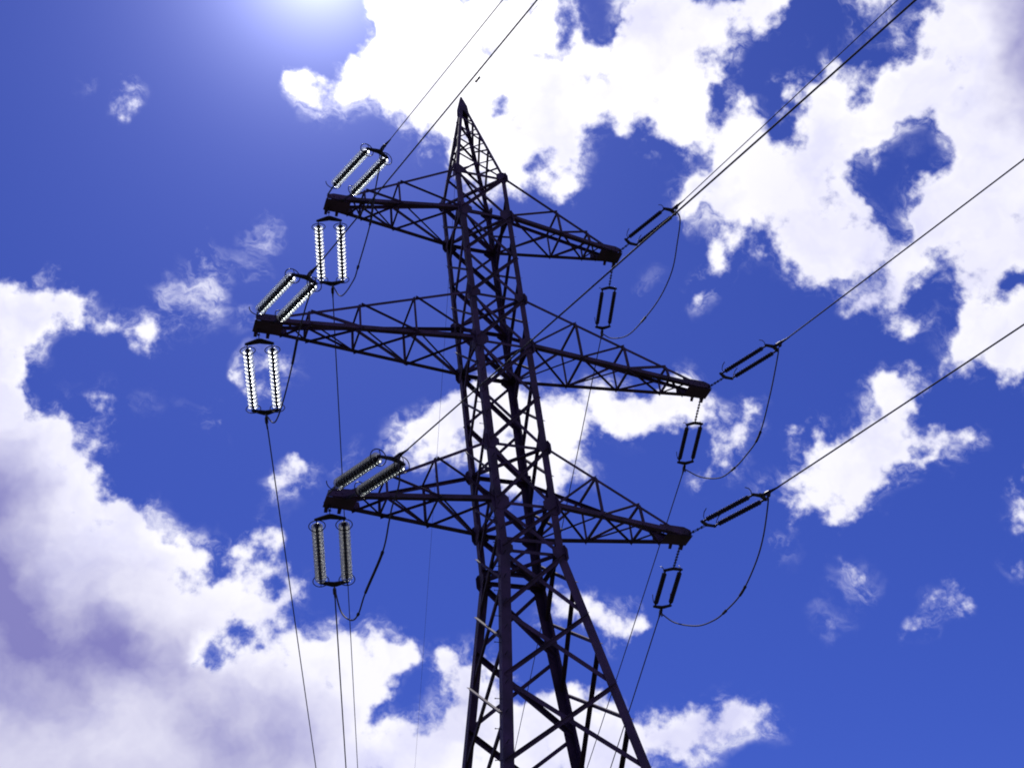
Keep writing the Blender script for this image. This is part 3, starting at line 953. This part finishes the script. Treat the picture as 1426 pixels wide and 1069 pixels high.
def polymer_set(label, tip, end):
    root = empty('insulator_set', tip, label, 'insulator', 'double insulator strings on the pylon')
    L = (end - tip).length
    w = 0.52
    x_cl = L - .58
    x1 = x_cl - .14
    x0 = x1 - 2.06
    link('hanger_link', chain_link_bm(.05, x0 - .2), FITTING, root)
    link('yoke_plate', yoke_bm(w, x0 - .22, x0 - .06, True), FITTING, root)
    for y in (-w / 2, w / 2):
        bm = bmesh.new()
        prof = [(-.04, .03), (.10, .034), (.11, .028)]
        nsh = 34
        for i in range(nsh):
            a = .13 + i * (1.80 / nsh)
            r = .084 if i % 2 == 0 else .068
            prof += [(a, .026), (a + .012, r), (a + .018, r), (a + .026, .026)]
        prof += [(1.95, .028), (1.96, .034), (2.10, .03)]
        add_lathe(bm, prof, 12, V(x0, y, 0), V(1, 0, 0))
        st = link('insulator_rod', bm, POLYMER, root)
        ys = 1 if y > 0 else -1
        for e, sg in ((x0 + .02, 1), (x1 - .02, -1)):
            bm = bmesh.new()
            pts = [V(e, y, 0), V(e - sg * .02, y + ys * .03, .14), V(e + sg * .05, y + ys * .05, .26), V(e + sg * .17, y + ys * .06, .34)]
            add_tube(bm, pts, .014, 6)
            link('arcing_horn', bm, FITTING, st)
    link('yoke_plate', yoke_bm(w, x1 + .02, x1 + .2, False), FITTING, root)
    link('dead_end_clamp', clamp_bm(x_cl + .08, L), FITTING, root)
    set_frame(root, tip, end)
    return root


TIER = {'T': 'top', 'M': 'middle', 'B': 'lowest'}
WHERE = {'L': 'left', 'R': 'right'}
for key in ('LT', 'LM', 'LB', 'RT', 'RM', 'RB'):
    P = PTS[key]
    tip, near, far = V(*P['tip']), V(*P['near']), V(*P['far'])
    ar = '%s %s crossarm tip' % (TIER[key[1]], WHERE[key[0]])
    s = -1 if key[0] == 'L' else 1
    tn = tip + V(-s * .12, -.30, -.12)
    tf = tip + V(0, .08, -.17)
    if key[0] == 'L':
        gl, kind = (GREY_GLASS, 'greyish') if key[1] == 'B' else (GLASS, 'bright')
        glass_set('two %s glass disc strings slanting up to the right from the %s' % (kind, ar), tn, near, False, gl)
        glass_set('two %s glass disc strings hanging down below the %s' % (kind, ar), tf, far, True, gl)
    else:
        polymer_set('pair of slim dark rods slanting up to the right from the %s' % ar, tip + V(0, -.30, -.1), near)
        polymer_set('pair of slim dark rods hanging down below the %s' % ar, tip + V(0, .3, -.1), far)


# ------------------------------------------------------------------ wires
def wire(name, label, cat, a, q, length, r, group, sag=0.00035):
    """conductor leaving a, passing through q, then following its sag curve on"""
    h = V(q.x - a.x, q.y - a.y, 0)
    sq = h.length
    h.normalize()
    slope = (q.z - a.z) / sq - sag * sq
    pts = []
    s = 0.0
    while s < length:
        pts.append(a + h * s + V(0, 0, slope * s + sag * s * s))
        s += 1.5 if s < 60 else 8.0
    bm = bmesh.new()
    add_tube(bm, pts, r, 8)
    o = link(name, bm, ALU, None, True)
    o['label'] = label
    o['category'] = cat
    o['group'] = group
    return o


def catmull(ps, k=8):
    out = []
    q = [ps[0] * 2 - ps[1]] + ps + [ps[-1] * 2 - ps[-2]]
    for i in range(1, len(q) - 2):
        for j in range(k):
            t = j / k
            a, b, c, d = q[i - 1], q[i], q[i + 1], q[i + 2]
            out.append(.5 * ((2 * b) + (c - a) * t + (2 * a - 5 * b + 4 * c - d) * t * t + (3 * b - a - 3 * c + d) * t ** 3))
    out.append(ps[-1])
    return out


WIRE_R = {'LT': .016, 'LM': .021, 'LB': .021, 'RT': .018, 'RM': .024, 'RB': .024}
SLEEVE = {'LT': [(2, 3), (4, 4.12)], 'LM': [(3.1, 3.9)], 'LB': [(4, 5), (6, 6.15)], 'RT': [(4.9, 5.1)], 'RM': [(2.9, 3.3), (4.9, 5.12)], 'RB': [(3.8, 4.15), (5.0, 5.25)]}
for key in ('LT', 'LM', 'LB', 'RT', 'RM', 'RB'):
    P = PTS[key]
    near, far = V(*P['near']), V(*P['far'])
    tip = V(*P['tip'])
    ar = '%s %s crossarm' % (TIER[key[1]], WHERE[key[0]])
    wire('conductor', 'dark power line running up out of the photo from the %s' % ar, 'power line', near, V(*P['nearq']), 110, WIRE_R[key], 'power lines strung from the pylon')
    wire('conductor', 'thin power line running down to the bottom edge below the %s' % ar, 'power line', far, V(*P['farq']), 200, .022, 'power lines strung from the pylon')
    n0 = near + (tip - near).normalized() * .42 + V(0, 0, -.15)
    f0 = far + (tip - far).normalized() * .38 + V(0, 0, -.15)
    ps = [n0] + [V(*j) for j in P['jump']] + [f0]
    pts = catmull(ps)
    bm = bmesh.new()
    add_tube(bm, pts, .024, 8)
    j = link('jumper_wire', bm, ALU, None, True)
    j['label'] = 'slack loop of wire sagging beneath the %s between its insulators' % ar
    j['category'] = 'jumper cable'
    j['group'] = 'jumper loops under the crossarms'
    for a, b in SLEEVE[key]:
        i0 = int(round(a * 8))
        i1 = max(i0 + 1, int(round(b * 8)))
        seg = pts[i0:i1 + 1]
        bm = bmesh.new()
        c0, c1 = seg[0], seg[-1]
        add_tube(bm, seg, .042, 8)
        add_tube(bm, [c0, c0 + (seg[1] - c0) * .5], .048, 8)
        link('joint_sleeve', bm, FITTING, j)

top = V(0, 0, ZL + PEAK_Z)
wire('earth_wire', 'thinnest wire running down behind the pylon from its pointed peak', 'earth wire', top + V(0, .04, -.12), V(*PTS['EW']['farq']), 200, .008, 'earth wires')
ew = wire('earth_wire', 'thin wire leaving the pointed peak towards the top edge', 'earth wire', top + V(0, -.04, -.12), top + V(2.3, -8, -.72), 110, .0055, 'earth wires')
bm = bmesh.new()
d = V(2.3, -8, -.6).normalized()
c = top + V(0, -.04, -.12) + d * 1.25
add_lathe(bm, [(-.16, .015), (-.14, .05), (-.03, .05), (0, .02), (.03, .05), (.14, .05), (.16, .015)], 8, c + V(0, 0, -.07), d)
add_tube(bm, [c + V(0, 0, -.07), c + V(0, 0, .01)], .015, 6)
link('vibration_damper', bm, FITTING, ew)
